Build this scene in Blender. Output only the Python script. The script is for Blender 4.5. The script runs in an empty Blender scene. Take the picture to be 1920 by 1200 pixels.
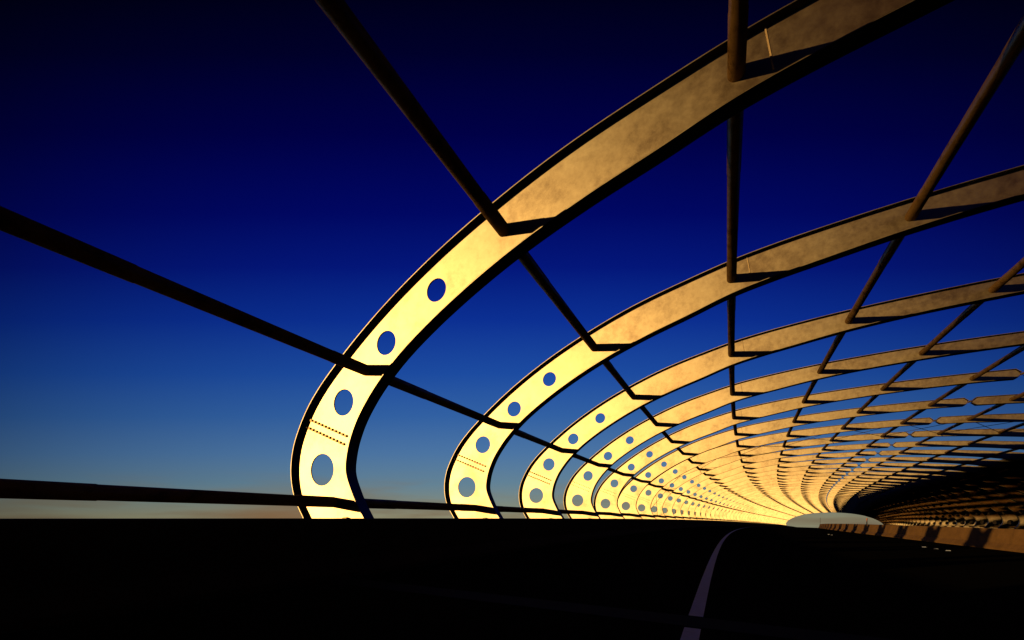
import bpy, bmesh, math, random
from mathutils import Vector, Matrix
from mathutils.geometry import delaunay_2d_cdt

SC = bpy.context.scene
C = SC.collection
R = math.radians
random.seed(7)

# ------------------------------------------------------------------ path of the tube (S = one bay)
S = 5.0                     # metres between arch ribs
KH, KH2, KV, KV2 = 0.00957246, -0.000229037, 0.000832444, -0.0000118884
S1 = 1.18136                # first rib ahead of the camera, in bays
EYE = 0.93                  # camera height over the road
N_RIBS = 47
TILT = -0.027               # cross fall of the road and the tube (down to the right)
S_END = 52.0

def path(s):
    """s in bays -> (x, y, z of the reference line at eye level, heading)"""
    e = 0.0
    if s > S_END:
        e = s - S_END; s = S_END
    th = KH*s + KH2*s*s/2 if s > 0 else 0.0
    x = KH*s*s/2 + KH2*s**3/6 if s > 0 else 0.0
    y = s - (KH*KH*s**3/6 if s > 0 else 0.0)
    z = -(KV*s*s/2 + KV2*s**3/6) if s > 0 else 0.0
    if e:
        x += math.sin(th)*e; y += math.cos(th)*e; z += -(KV*S_END + KV2*S_END**2/2)*e
    return x*S, y*S, z*S + EYE, th

def P(X, Z, s):
    """cross-section point (X right, Z over eye level) at station s -> world"""
    x, y, z, th = path(s)
    return Vector((x + X*math.cos(th), y - X*math.sin(th), z + Z))

# ------------------------------------------------------------------ camera
PSI = math.atan((1345.26-960)/835.19)
cam_d = bpy.data.cameras.new('camera')
cam = bpy.data.objects.new('camera', cam_d); C.objects.link(cam)
cam_d.sensor_width = 36.0
cam_d.lens = 835.19/1920*36
cam_d.shift_x = 0.0
cam_d.shift_y = 370.69/1920
cam_d.clip_start = 0.05; cam_d.clip_end = 8000
cam.location = (0, 0, EYE)
cam.rotation_euler = (R(90), 0, PSI)
SC.camera = cam

# ------------------------------------------------------------------ sun
T = 0.85                   # sideways travel of the light per metre forward
sun_dir = Vector((T, 1.0, -0.148*T)).normalized()
sd = bpy.data.lights.new('sun', 'SUN')
sd.energy = 5.0; sd.angle = R(0.5); sd.color = (1.0, 0.55, 0.14)
so = bpy.data.objects.new('sun', sd); C.objects.link(so)
so.rotation_euler = sun_dir.to_track_quat('-Z', 'Y').to_euler()
so.location = (-30, -40, 20)

# ------------------------------------------------------------------ world
W = bpy.data.worlds.new('World'); SC.world = W; W.use_nodes = True
nt = W.node_tree; nt.nodes.clear()
def nd(t, **kw):
    n = nt.nodes.new(t)
    for k, v in kw.items(): setattr(n, k, v)
    return n
def lk(a, b): nt.links.new(a, b)
def mth(op, a, b=None, c=None, clamp=False):
    n = nd('ShaderNodeMath', operation=op); n.use_clamp = clamp
    for i, v in enumerate((a, b, c)):
        if v is None: continue
        if isinstance(v, (int, float)): n.inputs[i].default_value = v
        else: lk(v, n.inputs[i])
    return n.outputs[0]
def lin(c):
    return tuple(((v/255)/12.92 if v/255 <= .04045 else ((v/255+.055)/1.055)**2.4) for v in c)
tc = nd('ShaderNodeTexCoord')
sep = nd('ShaderNodeSeparateXYZ'); lk(tc.outputs['Generated'], sep.inputs[0])
def dotw(v):
    n = nd('ShaderNodeVectorMath', operation='DOT_PRODUCT'); lk(tc.outputs['Generated'], n.inputs[0])
    n.inputs[1].default_value = v; return n.outputs['Value']
fwd = mth('MAXIMUM', dotw((-math.sin(PSI), math.cos(PSI), 0)), 0.3)
lat = mth('DIVIDE', dotw((math.cos(PSI), math.sin(PSI), 0)), fwd)
u = mth('DIVIDE', sep.outputs[2], fwd)
u = mth('MULTIPLY', u, 835/970, clamp=True)
ramp = nd('ShaderNodeValToRGB'); lk(u, ramp.inputs[0])
stops = [(970,(142,139,112)),(945,(126,137,126)),(905,(98,130,150)),(850,(76,117,163)),(780,(50,97,163)),
         (700,(28,75,160)),(600,(11,47,146)),(500,(3,22,122)),(400,(0,7,100)),(250,(0,0,70)),(100,(0,0,42)),(0,(0,0,27))]
cr = ramp.color_ramp
while len(cr.elements) < len(stops): cr.elements.new(0.5)
for e, (y, c) in zip(cr.elements, stops):
    e.position = (970-y)/970; e.color = (*lin(c), 1)
# low evening haze streaks near the horizon
mp = nd('ShaderNodeMapping'); lk(tc.outputs['Generated'], mp.inputs[0]); mp.inputs['Scale'].default_value = (3.2, 3.2, 26)
nz = nd('ShaderNodeTexNoise'); lk(mp.outputs[0], nz.inputs[0]); nz.inputs['Scale'].default_value = 1.6; nz.inputs['Detail'].default_value = 4
hz = mth('SUBTRACT', 1.0, mth('MULTIPLY', u, 11.0, clamp=True), clamp=True)
hz = mth('MULTIPLY', hz, mth('MULTIPLY', mth('SUBTRACT', nz.outputs[0], 0.42), 4.0, clamp=True), clamp=True)
mixh = nd('ShaderNodeMix', data_type='RGBA'); lk(hz, mixh.inputs[0]); lk(ramp.outputs[0], mixh.inputs[6])
mixh.inputs[7].default_value = (*lin((126,112,88)), 1)
# a brown smog bank low on the left
g = mth('DIVIDE', mth('SUBTRACT', lat, -0.52), 0.13)
g = mth('EXPONENT', mth('MULTIPLY', mth('MULTIPLY', g, g), -1.0))
g = mth('MULTIPLY', mth('MULTIPLY', g, mth('SUBTRACT', 1.0, mth('MULTIPLY', u, 18.0, clamp=True))), mth('ADD', nz.outputs[0], .25), clamp=True)
mixb = nd('ShaderNodeMix', data_type='RGBA'); lk(g, mixb.inputs[0]); lk(mixh.outputs[2], mixb.inputs[6])
mixb.inputs[7].default_value = (*lin((134,100,68)), 1); mixh = mixb
# falls off sideways (deep polarised sky away from the opening)
l2 = mth('MULTIPLY', lat, lat)
lk2 = mth('ADD', 0.28, mth('MULTIPLY', mth('LESS_THAN', lat, 0.0), 0.10))
fall = mth('SUBTRACT', 1.0, mth('MULTIPLY', l2, lk2), clamp=True)
fall = mth('MAXIMUM', fall, 0.25)
fall = mth('MULTIPLY', fall, mth('MAXIMUM', mth('ADD', mth('MULTIPLY', dotw((-math.sin(PSI), math.cos(PSI), 0)), 1.6), 0.2, clamp=True), 0.28))
mul = nd('ShaderNodeVectorMath', operation='SCALE'); lk(mixh.outputs[2], mul.inputs[0]); lk(fall, mul.inputs['Scale'])
sky = nd('ShaderNodeTexSky'); sky.sky_type = 'NISHITA'; sky.sun_disc = False
sky.sun_elevation = math.asin(-sun_dir.z); sky.sun_rotation = math.atan2(-sun_dir.x, -sun_dir.y)
bg1 = nd('ShaderNodeBackground'); lk(mul.outputs[0], bg1.inputs[0]); bg1.inputs[1].default_value = 1.0
bg2 = nd('ShaderNodeBackground'); lk(sky.outputs[0], bg2.inputs[0]); bg2.inputs[1].default_value = 0.0003
add = nd('ShaderNodeAddShader'); lk(bg1.outputs[0], add.inputs[0]); lk(bg2.outputs[0], add.inputs[1])
wo = nd('ShaderNodeOutputWorld'); lk(add.outputs[0], wo.inputs[0])

SC.view_settings.view_transform = 'Standard'; SC.view_settings.look = 'None'
SC.view_settings.exposure = 0.0; SC.view_settings.gamma = 1.0
SC.render.engine = 'CYCLES'
SC.cycles.max_bounces = 2; SC.cycles.diffuse_bounces = 1; SC.cycles.glossy_bounces = 0

# ------------------------------------------------------------------ materials
def newmat(name):
    global nt
    m = bpy.data.materials.new(name); m.use_nodes = True; nt = m.node_tree; nt.nodes.clear(); return m
def noise(vec, scale, detail=5, rough=.55):
    n = nd('ShaderNodeTexNoise'); lk(vec, n.inputs[0]); n.inputs['Scale'].default_value = scale
    n.inputs['Detail'].default_value = detail; n.inputs['Roughness'].default_value = rough
    return n.outputs[0]
def rampv(v, stops):
    n = nd('ShaderNodeValToRGB'); lk(v, n.inputs[0]); e = n.color_ramp.elements
    while len(e) < len(stops): e.new(.5)
    for q, (p, c) in zip(e, stops): q.position = p; q.color = (*c, 1) if len(c) == 3 else c
    return n.outputs[0]

def metal(name, diff, spec, rough, blotch=.5, scale=1.0, mixf=.5, bump=.0, legs=False):
    """weathered coated metal: Beckmann sheen over a thin diffuse base"""
    m = newmat(name)
    geo = nd('ShaderNodeNewGeometry'); oi = nd('ShaderNodeObjectInfo')
    off = nd('ShaderNodeVectorMath', operation='ADD'); lk(geo.outputs['Position'], off.inputs[0]); lk(oi.outputs['Random'], off.inputs[1])
    v = off.outputs[0]
    a = noise(v, 1.1*scale, 6, .62); b = noise(v, 7*scale, 5, .7); c = noise(v, 60*scale, 2, .6)
    f = mth('ADD', mth('MULTIPLY', a, .62), mth('ADD', mth('MULTIPLY', b, .28), mth('MULTIPLY', c, .10)))
    lo = 1-blotch
    tint = rampv(f, [(.36, (lo*.95, lo*.86, lo*.84)), (.50, (.9, .87, .85)), (.62, (1, 1, 1))])
    dm = nd('ShaderNodeMix', data_type='RGBA', blend_type='MULTIPLY'); dm.inputs[0].default_value = 1; lk(tint, dm.inputs[6]); dm.inputs[7].default_value = (*diff, 1)
    sm = nd('ShaderNodeMix', data_type='RGBA', blend_type='MULTIPLY'); sm.inputs[0].default_value = 1; lk(tint, sm.inputs[6]); sm.inputs[7].default_value = (*spec, 1)
    if legs:   # darker, browner tint on the right legs beside the cladding, weaker near the foot
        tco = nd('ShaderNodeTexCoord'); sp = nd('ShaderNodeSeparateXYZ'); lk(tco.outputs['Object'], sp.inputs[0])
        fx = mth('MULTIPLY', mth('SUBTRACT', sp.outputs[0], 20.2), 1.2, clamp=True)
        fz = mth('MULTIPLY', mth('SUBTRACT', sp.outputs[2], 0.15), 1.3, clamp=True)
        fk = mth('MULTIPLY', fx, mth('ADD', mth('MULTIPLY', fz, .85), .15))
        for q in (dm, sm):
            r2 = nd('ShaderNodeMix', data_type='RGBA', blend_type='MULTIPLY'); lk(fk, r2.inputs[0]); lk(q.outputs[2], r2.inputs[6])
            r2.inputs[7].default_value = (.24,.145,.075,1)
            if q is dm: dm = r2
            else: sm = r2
    d = nd('ShaderNodeBsdfDiffuse'); lk(dm.outputs[2], d.inputs[0])
    g = nd('ShaderNodeBsdfAnisotropic', distribution='BECKMANN'); lk(sm.outputs[2], g.inputs[0])
    rr = mth('ADD', rough-.03, mth('MULTIPLY', b, .06)); lk(rr, g.inputs['Roughness'])
    if bump:
        bp = nd('ShaderNodeBump'); bp.inputs['Strength'].default_value = bump; bp.inputs['Distance'].default_value = .01
        lk(b, bp.inputs['Height']); lk(bp.outputs[0], g.inputs['Normal']); lk(bp.outputs[0], d.inputs['Normal'])
    mx = nd('ShaderNodeMixShader'); mx.inputs[0].default_value = mixf
    lk(d.outputs[0], mx.inputs[1]); lk(g.outputs[0], mx.inputs[2])
    o = nd('ShaderNodeOutputMaterial'); lk(mx.outputs[0], o.inputs[0]); return m

def plain(name, col, rough=.8, spec=.2, var=.3, scale=3.0, bump=.15):
    m = newmat(name)
    geo = nd('ShaderNodeNewGeometry'); v = geo.outputs['Position']
    a = noise(v, scale, 6, .65); b = noise(v, scale*14, 4, .6)
    f = mth('ADD', mth('MULTIPLY', a, .6), mth('MULTIPLY', b, .4))
    t = rampv(f, [(.32, tuple(x*(1-var) for x in col)), (.66, tuple(min(1, x*(1+var*.6)) for x in col))])
    p = nd('ShaderNodeBsdfPrincipled'); lk(t, p.inputs['Base Color']); p.inputs['Roughness'].default_value = rough
    p.inputs['Specular IOR Level'].default_value = spec
    bp = nd('ShaderNodeBump'); bp.inputs['Strength'].default_value = bump; bp.inputs['Distance'].default_value = .01
    lk(b, bp.inputs['Height']); lk(bp.outputs[0], p.inputs['Normal'])
    o = nd('ShaderNodeOutputMaterial'); lk(p.outputs[0], o.inputs[0]); return m

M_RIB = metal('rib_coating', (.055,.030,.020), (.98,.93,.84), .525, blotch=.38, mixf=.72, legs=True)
M_WELD = metal('weld_bead', (.38,.30,.22), (.9,.85,.75), .6, blotch=.2, mixf=.4)
M_FLANGE = metal('flange_coating', (.035,.028,.022), (.85,.82,.76), .54, blotch=.4, mixf=.6)
M_PIPE = metal('galvanised_pipe', (.085,.055,.028), (.62,.48,.32), .30, blotch=.7, scale=4, mixf=.2, bump=.5)
M_BOLT = metal('bolt_steel', (.10,.08,.06), (.3,.25,.2), .4, mixf=.3)
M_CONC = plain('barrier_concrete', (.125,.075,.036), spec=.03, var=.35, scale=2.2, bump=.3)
M_CONC_D = plain('shaded_concrete', (.025,.022,.020), spec=.05, var=.4, scale=2.2, bump=.3)  # same concrete as the median, with the shade darkened into its colour
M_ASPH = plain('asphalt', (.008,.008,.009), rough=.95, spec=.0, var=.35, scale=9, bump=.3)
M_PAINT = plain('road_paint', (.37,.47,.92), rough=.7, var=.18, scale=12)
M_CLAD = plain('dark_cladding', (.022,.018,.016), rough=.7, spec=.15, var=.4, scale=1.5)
M_GRASS = plain('dry_grass', (.26,.24,.17), rough=.95, var=.35, scale=.05, bump=.2)
M_DARK = plain('dark_steel', (.05,.04,.035), rough=.6, var=.3)
M_ORANGE = plain('orange_paint', (.5,.16,.04), rough=.6, var=.2)
M_RUBBER = plain('joint_rubber', (.015,.015,.015), rough=.9, spec=.05)

# ------------------------------------------------------------------ helpers
def mesh(name, verts, faces, mat=None, smooth=False):
    me = bpy.data.meshes.new(name); me.from_pydata([tuple(v) for v in verts], [], faces); me.update()
    bm = bmesh.new(); bm.from_mesh(me); bmesh.ops.recalc_face_normals(bm, faces=bm.faces[:]); bm.to_mesh(me); bm.free()
    if smooth:
        for p in me.polygons: p.use_smooth = True
    if mat: me.materials.append(mat)
    return me
def ob(name, me, parent=None, loc=None):
    o = bpy.data.objects.new(name, me); C.objects.link(o)
    if parent: o.parent = parent
    if loc is not None: o.location = loc
    return o
def tag(o, label=None, cat=None, group=None, kind=None):
    if label: o['label'] = label
    if cat: o['category'] = cat
    if group: o['group'] = group
    if kind: o['kind'] = kind
    return o
def cyl_geo(p0, p1, r, n=16, cap=True):
    p0 = Vector(p0); p1 = Vector(p1); d = (p1-p0).normalized()
    a = d.orthogonal().normalized(); b = d.cross(a)
    V = []; F = []
    for p in (p0, p1):
        for i in range(n):
            t = 2*math.pi*i/n; V.append(p + a*r*math.cos(t) + b*r*math.sin(t))
    for i in range(n):
        j = (i+1) % n; F.append((i, j, n+j, n+i))
    if cap: F += [tuple(range(n))[::-1], tuple(range(n, 2*n))]
    return V, F
def merge(parts):
    V = []; F = []
    for v, f in parts:
        o = len(V); V += list(v); F += [tuple(i+o for i in q) for q in f]
    return V, F
def box_geo(x0, x1, y0, y1, z0, z1):
    V = [(x, y, z) for z in (z0, z1) for y in (y0, y1) for x in (x0, x1)]
    return V, [(0,2,3,1),(4,5,7,6),(0,1,5,4),(2,6,7,3),(0,4,6,2),(1,3,7,5)]

def catmull(pts, n=8):
    out = []
    for i in range(len(pts)-1):
        p0 = pts[max(i-1,0)]; p1 = pts[i]; p2 = pts[i+1]; p3 = pts[min(i+2, len(pts)-1)]
        # centripetal-ish by chord tangents
        d01 = math.dist(p0,p1) or 1e-6; d12 = math.dist(p1,p2); d23 = math.dist(p2,p3) or 1e-6
        def tan(a, b, c, da, dc):
            if da < 1e-5: return ((c[0]-b[0]), (c[1]-b[1]))
            if dc < 1e-5: return ((b[0]-a[0])*d12/da, (b[1]-a[1])*d12/da)
            return tuple(((b[k]-a[k])/da*dc + (c[k]-b[k])/dc*da)/(da+dc)*d12 for k in (0,1))
        m1 = tan(p0,p1,p2, d01 if i else 0, d12); m2 = tan(p1,p2,p3, d12, d23 if i < len(pts)-2 else 0)
        for j in range(n):
            t = j/n; h1=2*t**3-3*t*t+1; h2=t**3-2*t*t+t; h3=-2*t**3+3*t*t; h4=t**3-t*t
            out.append(tuple(h1*p1[k]+h2*m1[k]+h3*p2[k]+h4*m2[k] for k in (0,1)))
    out.append(pts[-1]); return out

# ------------------------------------------------------------------ rib section (metres, X right, Z over eye level)
CX = 10.78
OUT = [(-6.55,-.62),(-6.99,-.01),(-7.25,.44),(-7.325,.88),(-7.26,1.31),(-7.09,1.69),(-6.85,2.06),(-6.55,2.39),(-6.19,2.71),(-5.36,3.35),(-4.21,4.06),
       (-3.03,4.63),(-1.97,5.04),(-.71,5.40),(.16,5.61),(1.0,5.755),(1.97,5.88),(3.32,6.015),(4.6,6.10),(6.3,6.175),(8.0,6.205),(9.6,6.20),(10.55,6.18)]
INN = [(-5.03,-.62),(-5.51,-.01),(-5.80,.47),(-5.93,.83),(-5.90,1.12),(-5.73,1.58),(-5.43,2.02),(-5.05,2.42),(-4.10,3.12),(-3.85,3.27),(-2.71,3.86),
       (-1.62,4.29),(-.70,4.59),(.18,4.885),(1.0,5.07),(1.80,5.21),(3.15,5.43),(4.3,5.565),(6.3,5.705),(8.0,5.775),(9.6,5.79),(10.55,5.77)]
PIPES = [(-6.35,.285),(-5.57,2.56),(-2.90,4.25),(.17,5.25),(3.22,5.72),(6.26,5.94),(9.26,5.98)]
HOLES = [(-6.627,.883,.295),(-6.098,2.06,.238),(-5.123,2.96,.205),(-4.101,3.63,.185)]
def mirror(p): return (2*CX-p[0], p[1]+2*TILT*(CX-p[0]))
PIPES_ALL = PIPES + [mirror(p) for p in PIPES[::-1]]
FW = .125; FT = .013; WT = .026
# the crown end tapers to the hinge
O_ = catmull(OUT, 6); I_ = catmull(INN, 6)
TIPX = CX-.03
TIPZ = 5.975
def offset(curve, d):
    out = []
    for i, p in enumerate(curve):
        a = curve[max(i-1,0)]; b = curve[min(i+1,len(curve)-1)]
        tx, tz = b[0]-a[0], b[1]-a[1]; l = math.hypot(tx,tz)
        out.append((p[0]-tz/l*d, p[1]+tx/l*d))
    return out
O_in = offset(O_, -FT)      # web meets the flange here
I_in = offset(I_, FT)

def web_mesh(mir, name, bolts=False, plate=True):
    outline = O_in + [(TIPX-.05, TIPZ+.035), (TIPX-.05, TIPZ-.035)] + I_in[::-1]
    loops = [outline]
    for (x, z, r) in HOLES:
        loops.append([(x+r*math.cos(2*math.pi*i/48), z+r*math.sin(2*math.pi*i/48)) for i in range(48)])
    vs = []; es = []
    for L in loops:
        o = len(vs); n = len(L); vs += [Vector(p) for p in L]; es += [(o+i, o+(i+1) % n) for i in range(n)]
    rv, re, rf, ov, oe, of = delaunay_2d_cdt(vs, es, [], 1, 1e-5)
    keep = []
    def inpoly(p, L):
        c = False
        for i in range(len(L)):
            a = L[i]; b = L[i-1]
            if (a[1] > p[1]) != (b[1] > p[1]) and p[0] < (b[0]-a[0])*(p[1]-a[1])/(b[1]-a[1])+a[0]: c = not c
        return c
    for f in rf:
        c = (sum(rv[i][0] for i in f)/len(f), sum(rv[i][1] for i in f)/len(f))
        if any(math.hypot(c[0]-x, c[1]-z) < r*.999 for x, z, r in HOLES): continue
        if inpoly(c, outline): keep.append(tuple(f))
    pts = [(v[0], v[1]) for v in rv]
    if mir: pts = [mirror(p) for p in pts]
    n = len(pts)
    V = [(x, -WT/2, z) for x, z in pts] + [(x, WT/2, z) for x, z in pts]
    F = list(keep) + [tuple(i+n for i in f[::-1]) for f in keep]
    cnt = {}
    for f in keep:
        for i in range(len(f)):
            a, b = f[i], f[(i+1) % len(f)]; cnt.setdefault(frozenset((a,b)), []).append((a,b))
    for k, l in cnt.items():
        if len(l) == 1: a, b = l[0]; F.append((b, a, a+n, b+n))
    parts = [(V, F)]
    if bolts:
        for p in BOLTS:
            q = mirror(p) if mir else p
            parts.append(cyl_geo((q[0], -WT/2-.03, q[1]), (q[0], -WT/2, q[1]), .026, 6))
    V, F = merge(parts)
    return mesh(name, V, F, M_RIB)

def row(a, b, n): return [(a[0]+(b[0]-a[0])*i/(n-1), a[1]+(b[1]-a[1])*i/(n-1)) for i in range(n)]
BOLTS = row((-6.97,1.845),(-6.03,1.455),12) + row((-7.02,1.70),(-6.09,1.315),12)

def flange_mesh(curve, inward, mir, name):
    """rectangular plate swept along the curve; thickness towards the web"""
    inner = offset(curve, -FT if not inward else FT)
    V = []; F = []
    for a, b in zip(curve, inner):
        if mir: a = mirror(a); b = mirror(b)
        V += [(a[0], -FW, a[1]), (a[0], FW, a[1]), (b[0], FW, b[1]), (b[0], -FW, b[1])]
    for i in range(len(curve)-1):
        o = 4*i
        for k in range(4): F.append((o+k, o+(k+1) % 4, o+4+(k+1) % 4, o+4+k))
    F += [(0,1,2,3), tuple(len(V)-4+k for k in (3,2,1,0))]
    return mesh(name, V, F, M_FLANGE)

def end_mesh(mir, up, name):
    """sloping end plate from the flange corner to the hinge"""
    c = O_[-1] if up else I_[-1]
    t = (TIPX-.02, TIPZ+(.05 if up else -.05))
    d = -1 if up else 1
    tx, tz = t[0]-c[0], t[1]-c[1]; l = math.hypot(tx,tz); nx, nz = -tz/l*FT*d, tx/l*FT*d
    quad = [c, t, (t[0]+nx, t[1]+nz), (c[0]+nx, c[1]+nz)]
    if mir: quad = [mirror(q) for q in quad]
    V = [(x, -FW*.9, z) for x, z in quad] + [(x, FW*.9, z) for x, z in quad]
    F = [(0,1,2,3),(7,6,5,4)] + [(i,(i+1)%4,(i+1)%4+4,i+4) for i in range(4)]
    return mesh(name, V, F, M_FLANGE)

MESH = {}
for mir, sd_ in ((False,'l'),(True,'r')):
    MESH['web',mir] = web_mesh(mir, 'web'); MESH['webb',mir] = web_mesh(mir, 'web_bolted', bolts=True)
    MESH['of',mir] = flange_mesh(O_, False, mir, 'outer_flange'); MESH['if',mir] = flange_mesh(I_, True, mir, 'inner_flange')
    MESH['eu',mir] = end_mesh(mir, True, 'end_plate'); MESH['ed',mir] = end_mesh(mir, False, 'end_plate')
    q = (-6.02,-.075); q = mirror(q) if mir else q
    V, F = cyl_geo((q[0],-.07,q[1]),(q[0],.07,q[1]),.09,20); MESH['pin',mir] = mesh('foot_pin', V, F, M_BOLT)
    a = (.55,5.13); b = (.46,5.68)
    sx = [(a[0]-.008,a[1]),(a[0]+.008,a[1]),(b[0]+.008,b[1]),(b[0]-.008,b[1])]
    if mir: sx = [mirror(p) for p in sx]
    V = [(x,-WT/2-.012,z) for x,z in sx]+[(x,-WT/2+.001,z) for x,z in sx]
    MESH['seam',mir] = mesh('weld_seam', V, [(0,1,2,3),(7,6,5,4)]+[(i,(i+1)%4,(i+1)%4+4,i+4) for i in range(4)], M_WELD)
    # foot base plate
    x0, x1, zz = -6.75, -4.9, -.62
    pts = [(x0,zz-.05),(x1,zz-.05),(x1,zz),(x0,zz)]
    if mir: pts = [mirror(p) for p in pts]
    V = [(x,-.2,z) for x,z in pts]+[(x,.2,z) for x,z in pts]
    MESH['base',mir] = mesh('base_plate', V, [(0,1,2,3),(7,6,5,4)]+[(i,(i+1)%4,(i+1)%4+4,i+4) for i in range(4)], M_FLANGE)
V, F = merge([cyl_geo((CX,-.10,TIPZ),(CX,.10,TIPZ),.045,16), box_geo(CX-.10,CX+.10,-.05,.05,TIPZ-.02,TIPZ+.02)])
MESH['hinge'] = mesh('hinge_pin', V, F, M_BOLT)
V, F = cyl_geo((0,-.03,0),(0,0,0),.026,6); MESH['bolt'] = mesh('bolt', V, F, M_BOLT)

ORD = ['', 'first','second','third','fourth','fifth','sixth','seventh','eighth','ninth','tenth','eleventh','twelfth','thirteenth',
 'fourteenth','fifteenth','sixteenth','seventeenth','eighteenth','nineteenth','twentieth']
TENS = {20:'twenty',30:'thirty',40:'forty'}
def ordn(k):
    if k <= 20: return ORD[k]
    t, u_ = k//10*10, k % 10
    return {30:'thirtieth',40:'fortieth'}[t] if u_ == 0 else TENS[t]+'-'+ORD[u_]
RIB_EXTRA = {1:'nearest and largest golden arch rib, sweeping out of the top of the picture',
 2:'second arch rib from the camera, leaving the picture at the right edge',
 3:'third arch rib from the camera, holed golden web with bolt rows',
 4:'fourth arch rib from the camera, its foot just right of the third',
 5:'fifth arch rib from the camera, its crown hinge close to the right edge',
 6:'sixth arch rib from the camera, first whose crown hinge joins two halves in view'}
GR = 'golden steel arch ribs of the tube'
def make_rib(k):
    s = S1 + (k-1)
    x, y, z, th = path(s)
    root = bpy.data.objects.new('arch_rib', None); C.objects.link(root)
    root.empty_display_size = .5
    root.location = (x, y, z); root.rotation_euler = (0, 0, -th)
    if k in RIB_EXTRA: lab = RIB_EXTRA[k]
    elif k < 1: lab = ['steel arch rib directly overhead at the viewpoint','steel arch rib just behind the viewpoint',
                       'steel arch rib two bays behind the viewpoint','steel arch rib three bays behind the viewpoint'][-k]
    elif k == N_RIBS: lab = 'last arch rib, framing the grey opening at the far end'
    elif k == 7: lab = 'seventh arch rib from the camera, thin brace rods start at it'
    elif k == 8: lab = 'eighth arch rib from the camera, crossed rods end on it'
    else: lab = '%s arch rib counted from the camera along the tube' % ordn(k)
    tag(root, lab, 'arch rib', GR)
    for mir in (False, True):
        near = 1 <= k <= 3 and not mir
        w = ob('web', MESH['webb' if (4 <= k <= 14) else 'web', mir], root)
        if near:
            for p in BOLTS: ob('bolt', MESH['bolt'], w, (p[0], -WT/2, p[1]))
        ob('outer_flange', MESH['of', mir], root); ob('inner_flange', MESH['if', mir], root)
        ob('end_plate', MESH['eu', mir], root); ob('end_plate', MESH['ed', mir], root)
        if k <= 16:
            ob('foot_pin', MESH['pin', mir], root); ob('weld_seam', MESH['seam', mir], root)
            ob('base_plate', MESH['base', mir], root)
    ob('hinge_pin', MESH['hinge'], root)
    return root
for k in range(-3, N_RIBS+1): make_rib(k)

# ------------------------------------------------------------------ longitudinal pipes
def sweep(section_fn, stations, closed=True, caps=True):
    V = []; F = []; n = None
    for s in stations:
        sec = section_fn(s); n = len(sec); V += sec
    m = len(stations)
    for i in range(m-1):
        for j in range(n if closed else n-1):
            a = i*n+j; b = i*n+(j+1) % n; F.append((a, b, b+n, a+n))
    if closed and caps: F += [tuple(range(n))[::-1], tuple(range((m-1)*n, m*n))]
    return V, F
PL = ['lowest left pipe, running just above the barrier top',
 'second pipe up on the left side, passing between the round holes',
 'third pipe up on the left, crossing above the topmost round holes',
 'fourth pipe, hanging almost vertical in the picture above the lane line',
 'fifth pipe, leaning right between the vertical pipe and the roof',
 'sixth pipe, second one left of the crown hinges',
 'seventh pipe, next to the crown hinges on their left',
 'eighth pipe, next to the crown hinges on their right',
 'ninth pipe, second one right of the crown hinges',
 'tenth pipe, third one right of the crown hinges, above the dark cladding edge',
 'eleventh pipe, highest one in front of the dark cladding',
 'twelfth pipe, on the dark right wall halfway down',
 'thirteenth pipe, second lowest on the dark right wall',
 'lowest right pipe, at the foot of the dark far wall']
for i, (X, Z) in enumerate(PIPES_ALL):
    st = []; rad = []
    for k in range(-3, N_RIBS):
        s = S1+(k-1)
        for ds, r in ((0,.097),(.33,.097),(.332,.092),(.66,.092),(.85,.092),(.852,.097)):
            if k > 14 and ds in (.332,.66,.852): continue
            st.append(s+ds); rad.append(r if k <= 14 else .095)
    st.append(S1+N_RIBS-1+.02); rad.append(.095)
    rr = dict(zip(st, rad))
    n = 20 if i < 9 else 12
    def sec(s, X=X, Z=Z, rr=rr, n=n):
        c = P(X, Z, s); th = path(s)[3]; rt = Vector((math.cos(th), -math.sin(th), 0)); r = rr[s]
        return [c + rt*(r*math.cos(2*math.pi*j/n)) + Vector((0,0,r*math.sin(2*math.pi*j/n))) for j in range(n)]
    V, F = sweep(sec, st)
    me = mesh('purlin_pipe', V, F, M_PIPE)
    for p in me.polygons: p.use_smooth = len(p.vertices) == 4
    tag(ob('purlin_pipe', me), PL[i], 'steel pipe', 'long steel pipes tying the ribs together')

# ------------------------------------------------------------------ crossed brace rods in the seventh bay
for i in range(len(PIPES_ALL)-1):
    a, b = PIPES_ALL[i], PIPES_ALL[i+1]
    s0, s1 = S1+6, S1+7
    root = bpy.data.objects.new('cross_brace', None); C.objects.link(root)
    c = (P(*a, s0)+P(*b, s1))/2; root.location = c
    where = 'between the two crown pipes' if i == 6 else 'between the %s and %s pipes counted from the left' % (ordn(i+1), ordn(i+2))
    tag(root, 'thin crossed brace rods '+where, 'brace rods', 'crossed brace rods in the seventh bay')
    for p, q in ((P(*a, s0), P(*b, s1)), (P(*b, s0), P(*a, s1))):
        V, F = cyl_geo(p-c, q-c, .016, 8); ob('rod', mesh('rod', V, F, M_DARK), root)

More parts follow.
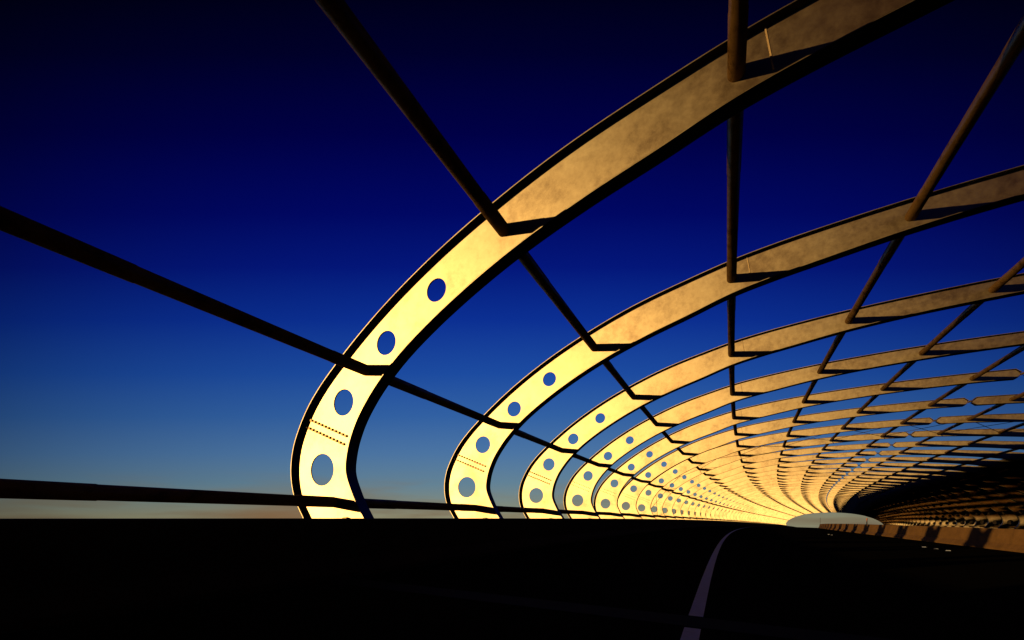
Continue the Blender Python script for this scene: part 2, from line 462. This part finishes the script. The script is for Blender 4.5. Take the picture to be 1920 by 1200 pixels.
# ------------------------------------------------------------------ road, barriers, ground
def frange(a, b, d):
    o = []; x = a
    while x < b-1e-6: o.append(x); x += d
    o.append(b); return o
ST = frange(-3.2, 12, .5)[:-1] + frange(12, 60, 1.0)
def gz(X): return -EYE + TILT*X       # road surface below eye line
def strip(name, X0, X1, lift, mat, st=ST, thick=None):
    def sec(s):
        if thick: return [P(X0, gz(X0)+lift, s), P(X1, gz(X1)+lift, s), P(X1, gz(X1)+lift-thick, s), P(X0, gz(X0)+lift-thick, s)]
        return [P(X0, gz(X0)+lift, s), P(X1, gz(X1)+lift, s)]
    V, F = sweep(sec, st, closed=bool(thick))
    me = mesh(name, V, F, mat)
    return ob(name, me)
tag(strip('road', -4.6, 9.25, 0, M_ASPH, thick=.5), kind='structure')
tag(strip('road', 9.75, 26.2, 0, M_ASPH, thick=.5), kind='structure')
tag(strip('verge', -9.5, -4.6, -.02, M_CONC, thick=.45), kind='structure')
tag(strip('verge', 26.2, 31.0, -.02, M_CONC, thick=.45), kind='structure')

def barrier(name, xc, left_face, right_face, label, H=.80, foot=None, mat=M_CONC):
    # F-shape half profile (offset from the top edge, height)
    prof = [(0.28,0),(0.28,.075),(0.125,.255),(0.055,H-.02),(0.04,H)]
    pts = []
    if left_face: pts += [(xc-.06-o, h) for o, h in prof]
    else: pts += [(xc-.10, 0), (xc-.10, H)]
    if right_face: pts += [(xc+.06+o, h) for o, h in prof[::-1]]
    else: pts += [(xc+.10, H), (xc+.10, 0)]
    def sec(s): return [P(x, gz(x)+h, s) for x, h in pts]
    V, F = sweep(sec, ST)
    o = ob(name, mesh(name, V, F, mat)); tag(o, label, 'barrier'); return o
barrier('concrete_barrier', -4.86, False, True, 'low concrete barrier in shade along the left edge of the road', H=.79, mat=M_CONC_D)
barrier('concrete_barrier', 9.52, True, True, 'concrete median barrier lit orange with slanting rib shadows', H=.81)
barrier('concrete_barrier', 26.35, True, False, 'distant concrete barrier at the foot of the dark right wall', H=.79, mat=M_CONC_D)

# painted edge line, interrupted by a bridge joint
def seg_st(a, b): return frange(a/S, b/S, .1) if b < 60 else frange(a/S, b/S, .5)
LX0, LX1 = -.268, -.140
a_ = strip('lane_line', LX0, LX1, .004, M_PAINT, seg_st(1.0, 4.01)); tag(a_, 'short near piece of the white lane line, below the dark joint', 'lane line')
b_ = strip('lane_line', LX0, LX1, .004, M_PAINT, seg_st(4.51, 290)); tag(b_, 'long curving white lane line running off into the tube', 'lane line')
j_ = strip('expansion_joint', -4.55, 9.2, .006, M_RUBBER, [4.05/S, 4.47/S], thick=.02); tag(j_, 'dark expansion joint across the road, cutting the white line', 'road joint')

# raised pavement markers
def marker(X, m, label):
    V = [(-.06,-.05,0),(.06,-.05,0),(.06,.05,0),(-.06,.05,0),(-.045,-.025,.02),(.045,-.025,.02),(.045,.025,.02),(-.045,.025,.02)]
    me = mesh('pavement_marker', V, [(3,2,1,0),(4,5,6,7),(0,1,5,4),(1,2,6,5),(2,3,7,6),(3,0,4,7)], M_PAINT)
    o = ob('pavement_marker', me); o.location = P(X, gz(X)+.004, m/S); o.rotation_euler = (0,0,-path(m/S)[3])
    tag(o, label, 'road marker', 'raised white road markers'); return o
for m, l in ((20.6,'nearest of the three white road markers in front of the median'),(21.7,'middle one of the three white road markers'),
             (22.9,'farthest of the three white road markers in a row')): marker(6.87, m, l)
for m, l in ((37.6,'nearer of the two tiny distant white road markers'),(39.0,'farther of the two tiny distant white road markers')): marker(5.9, m, l)

# ------------------------------------------------------------------ dark cladding on the right side
prof = [mirror(p) for p in O_][::-1]
prof = [p for p in prof if p[0] > 20.15]
out2 = []
acc = 0
for i, p in enumerate(prof):
    a = prof[max(i-1,0)]; b = prof[min(i+1,len(prof)-1)]
    tx, tz = b[0]-a[0], b[1]-a[1]; l = math.hypot(tx,tz); nx, nz = -tz/l, tx/l
    if nx*(p[0]-CX) + nz*(p[1]-1) < 0: nx, nz = -nx, -nz
    out2.append((p, (nx, nz)))
inner = [(p[0]+n[0]*.02, p[1]+n[1]*.02) for p, n in out2]
outer = [(p[0]+n[0]*.14, p[1]+n[1]*.14) for p, n in out2]
lastx = inner[-1]
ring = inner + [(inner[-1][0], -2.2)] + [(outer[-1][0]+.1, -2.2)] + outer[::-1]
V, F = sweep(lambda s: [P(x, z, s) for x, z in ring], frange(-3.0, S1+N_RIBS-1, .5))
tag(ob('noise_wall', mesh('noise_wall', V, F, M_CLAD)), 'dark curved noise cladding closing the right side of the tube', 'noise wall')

# ------------------------------------------------------------------ posts
def post(X, m, z0, z1, r, mat, label, cat='post', name='marker_post'):
    b = P(X, z0, m/S); root = bpy.data.objects.new(name, None); C.objects.link(root); root.location = b
    V, F = cyl_geo((0,0,0),(0,0,z1-z0), r, 10); ob('shaft', mesh('shaft', V, F, mat), root)
    V, F = cyl_geo((0,0,z1-z0),(0,0,z1-z0+r*2.5), r*1.6, 10); ob('cap', mesh('cap', V, F, mat), root)
    tag(root, label, cat); return root
TOPM = gz(9.5)+.81
post(9.5, 47.6, TOPM, TOPM+.42, .035, M_ORANGE, 'small orange marker post standing on the median barrier')
post(9.5, 118, TOPM, TOPM+1.3, .03, M_DARK, 'thin dark post on the far part of the median barrier')
post(26.0, 62.0, gz(26), gz(26)+1.75, .05, M_PAINT, 'pale post standing in front of the dark right wall')

# terrain
def terr():
    V = []; F = []; n = 64
    rs = [0, 60, 150, 260, 420, 800, 1600, 3200, 6000]
    cx, cy = 60, 130
    for ri, r in enumerate(rs):
        for i in range(n):
            t = 2*math.pi*i/n
            x = cx+r*math.cos(t); y = cy+r*math.sin(t)
            h = -6.0 + 0.6*math.sin(x*.013)*math.cos(y*.011) - .032*max(0, r-150)
            V.append((x, y, h))
    for ri in range(len(rs)-1):
        for i in range(n):
            a = ri*n+i; b = ri*n+(i+1) % n; F.append((a, b, b+n, a+n))
    return V, F
V, F = terr()
tag(ob('ground', mesh('ground', V, F, M_GRASS, smooth=True)), kind='structure')
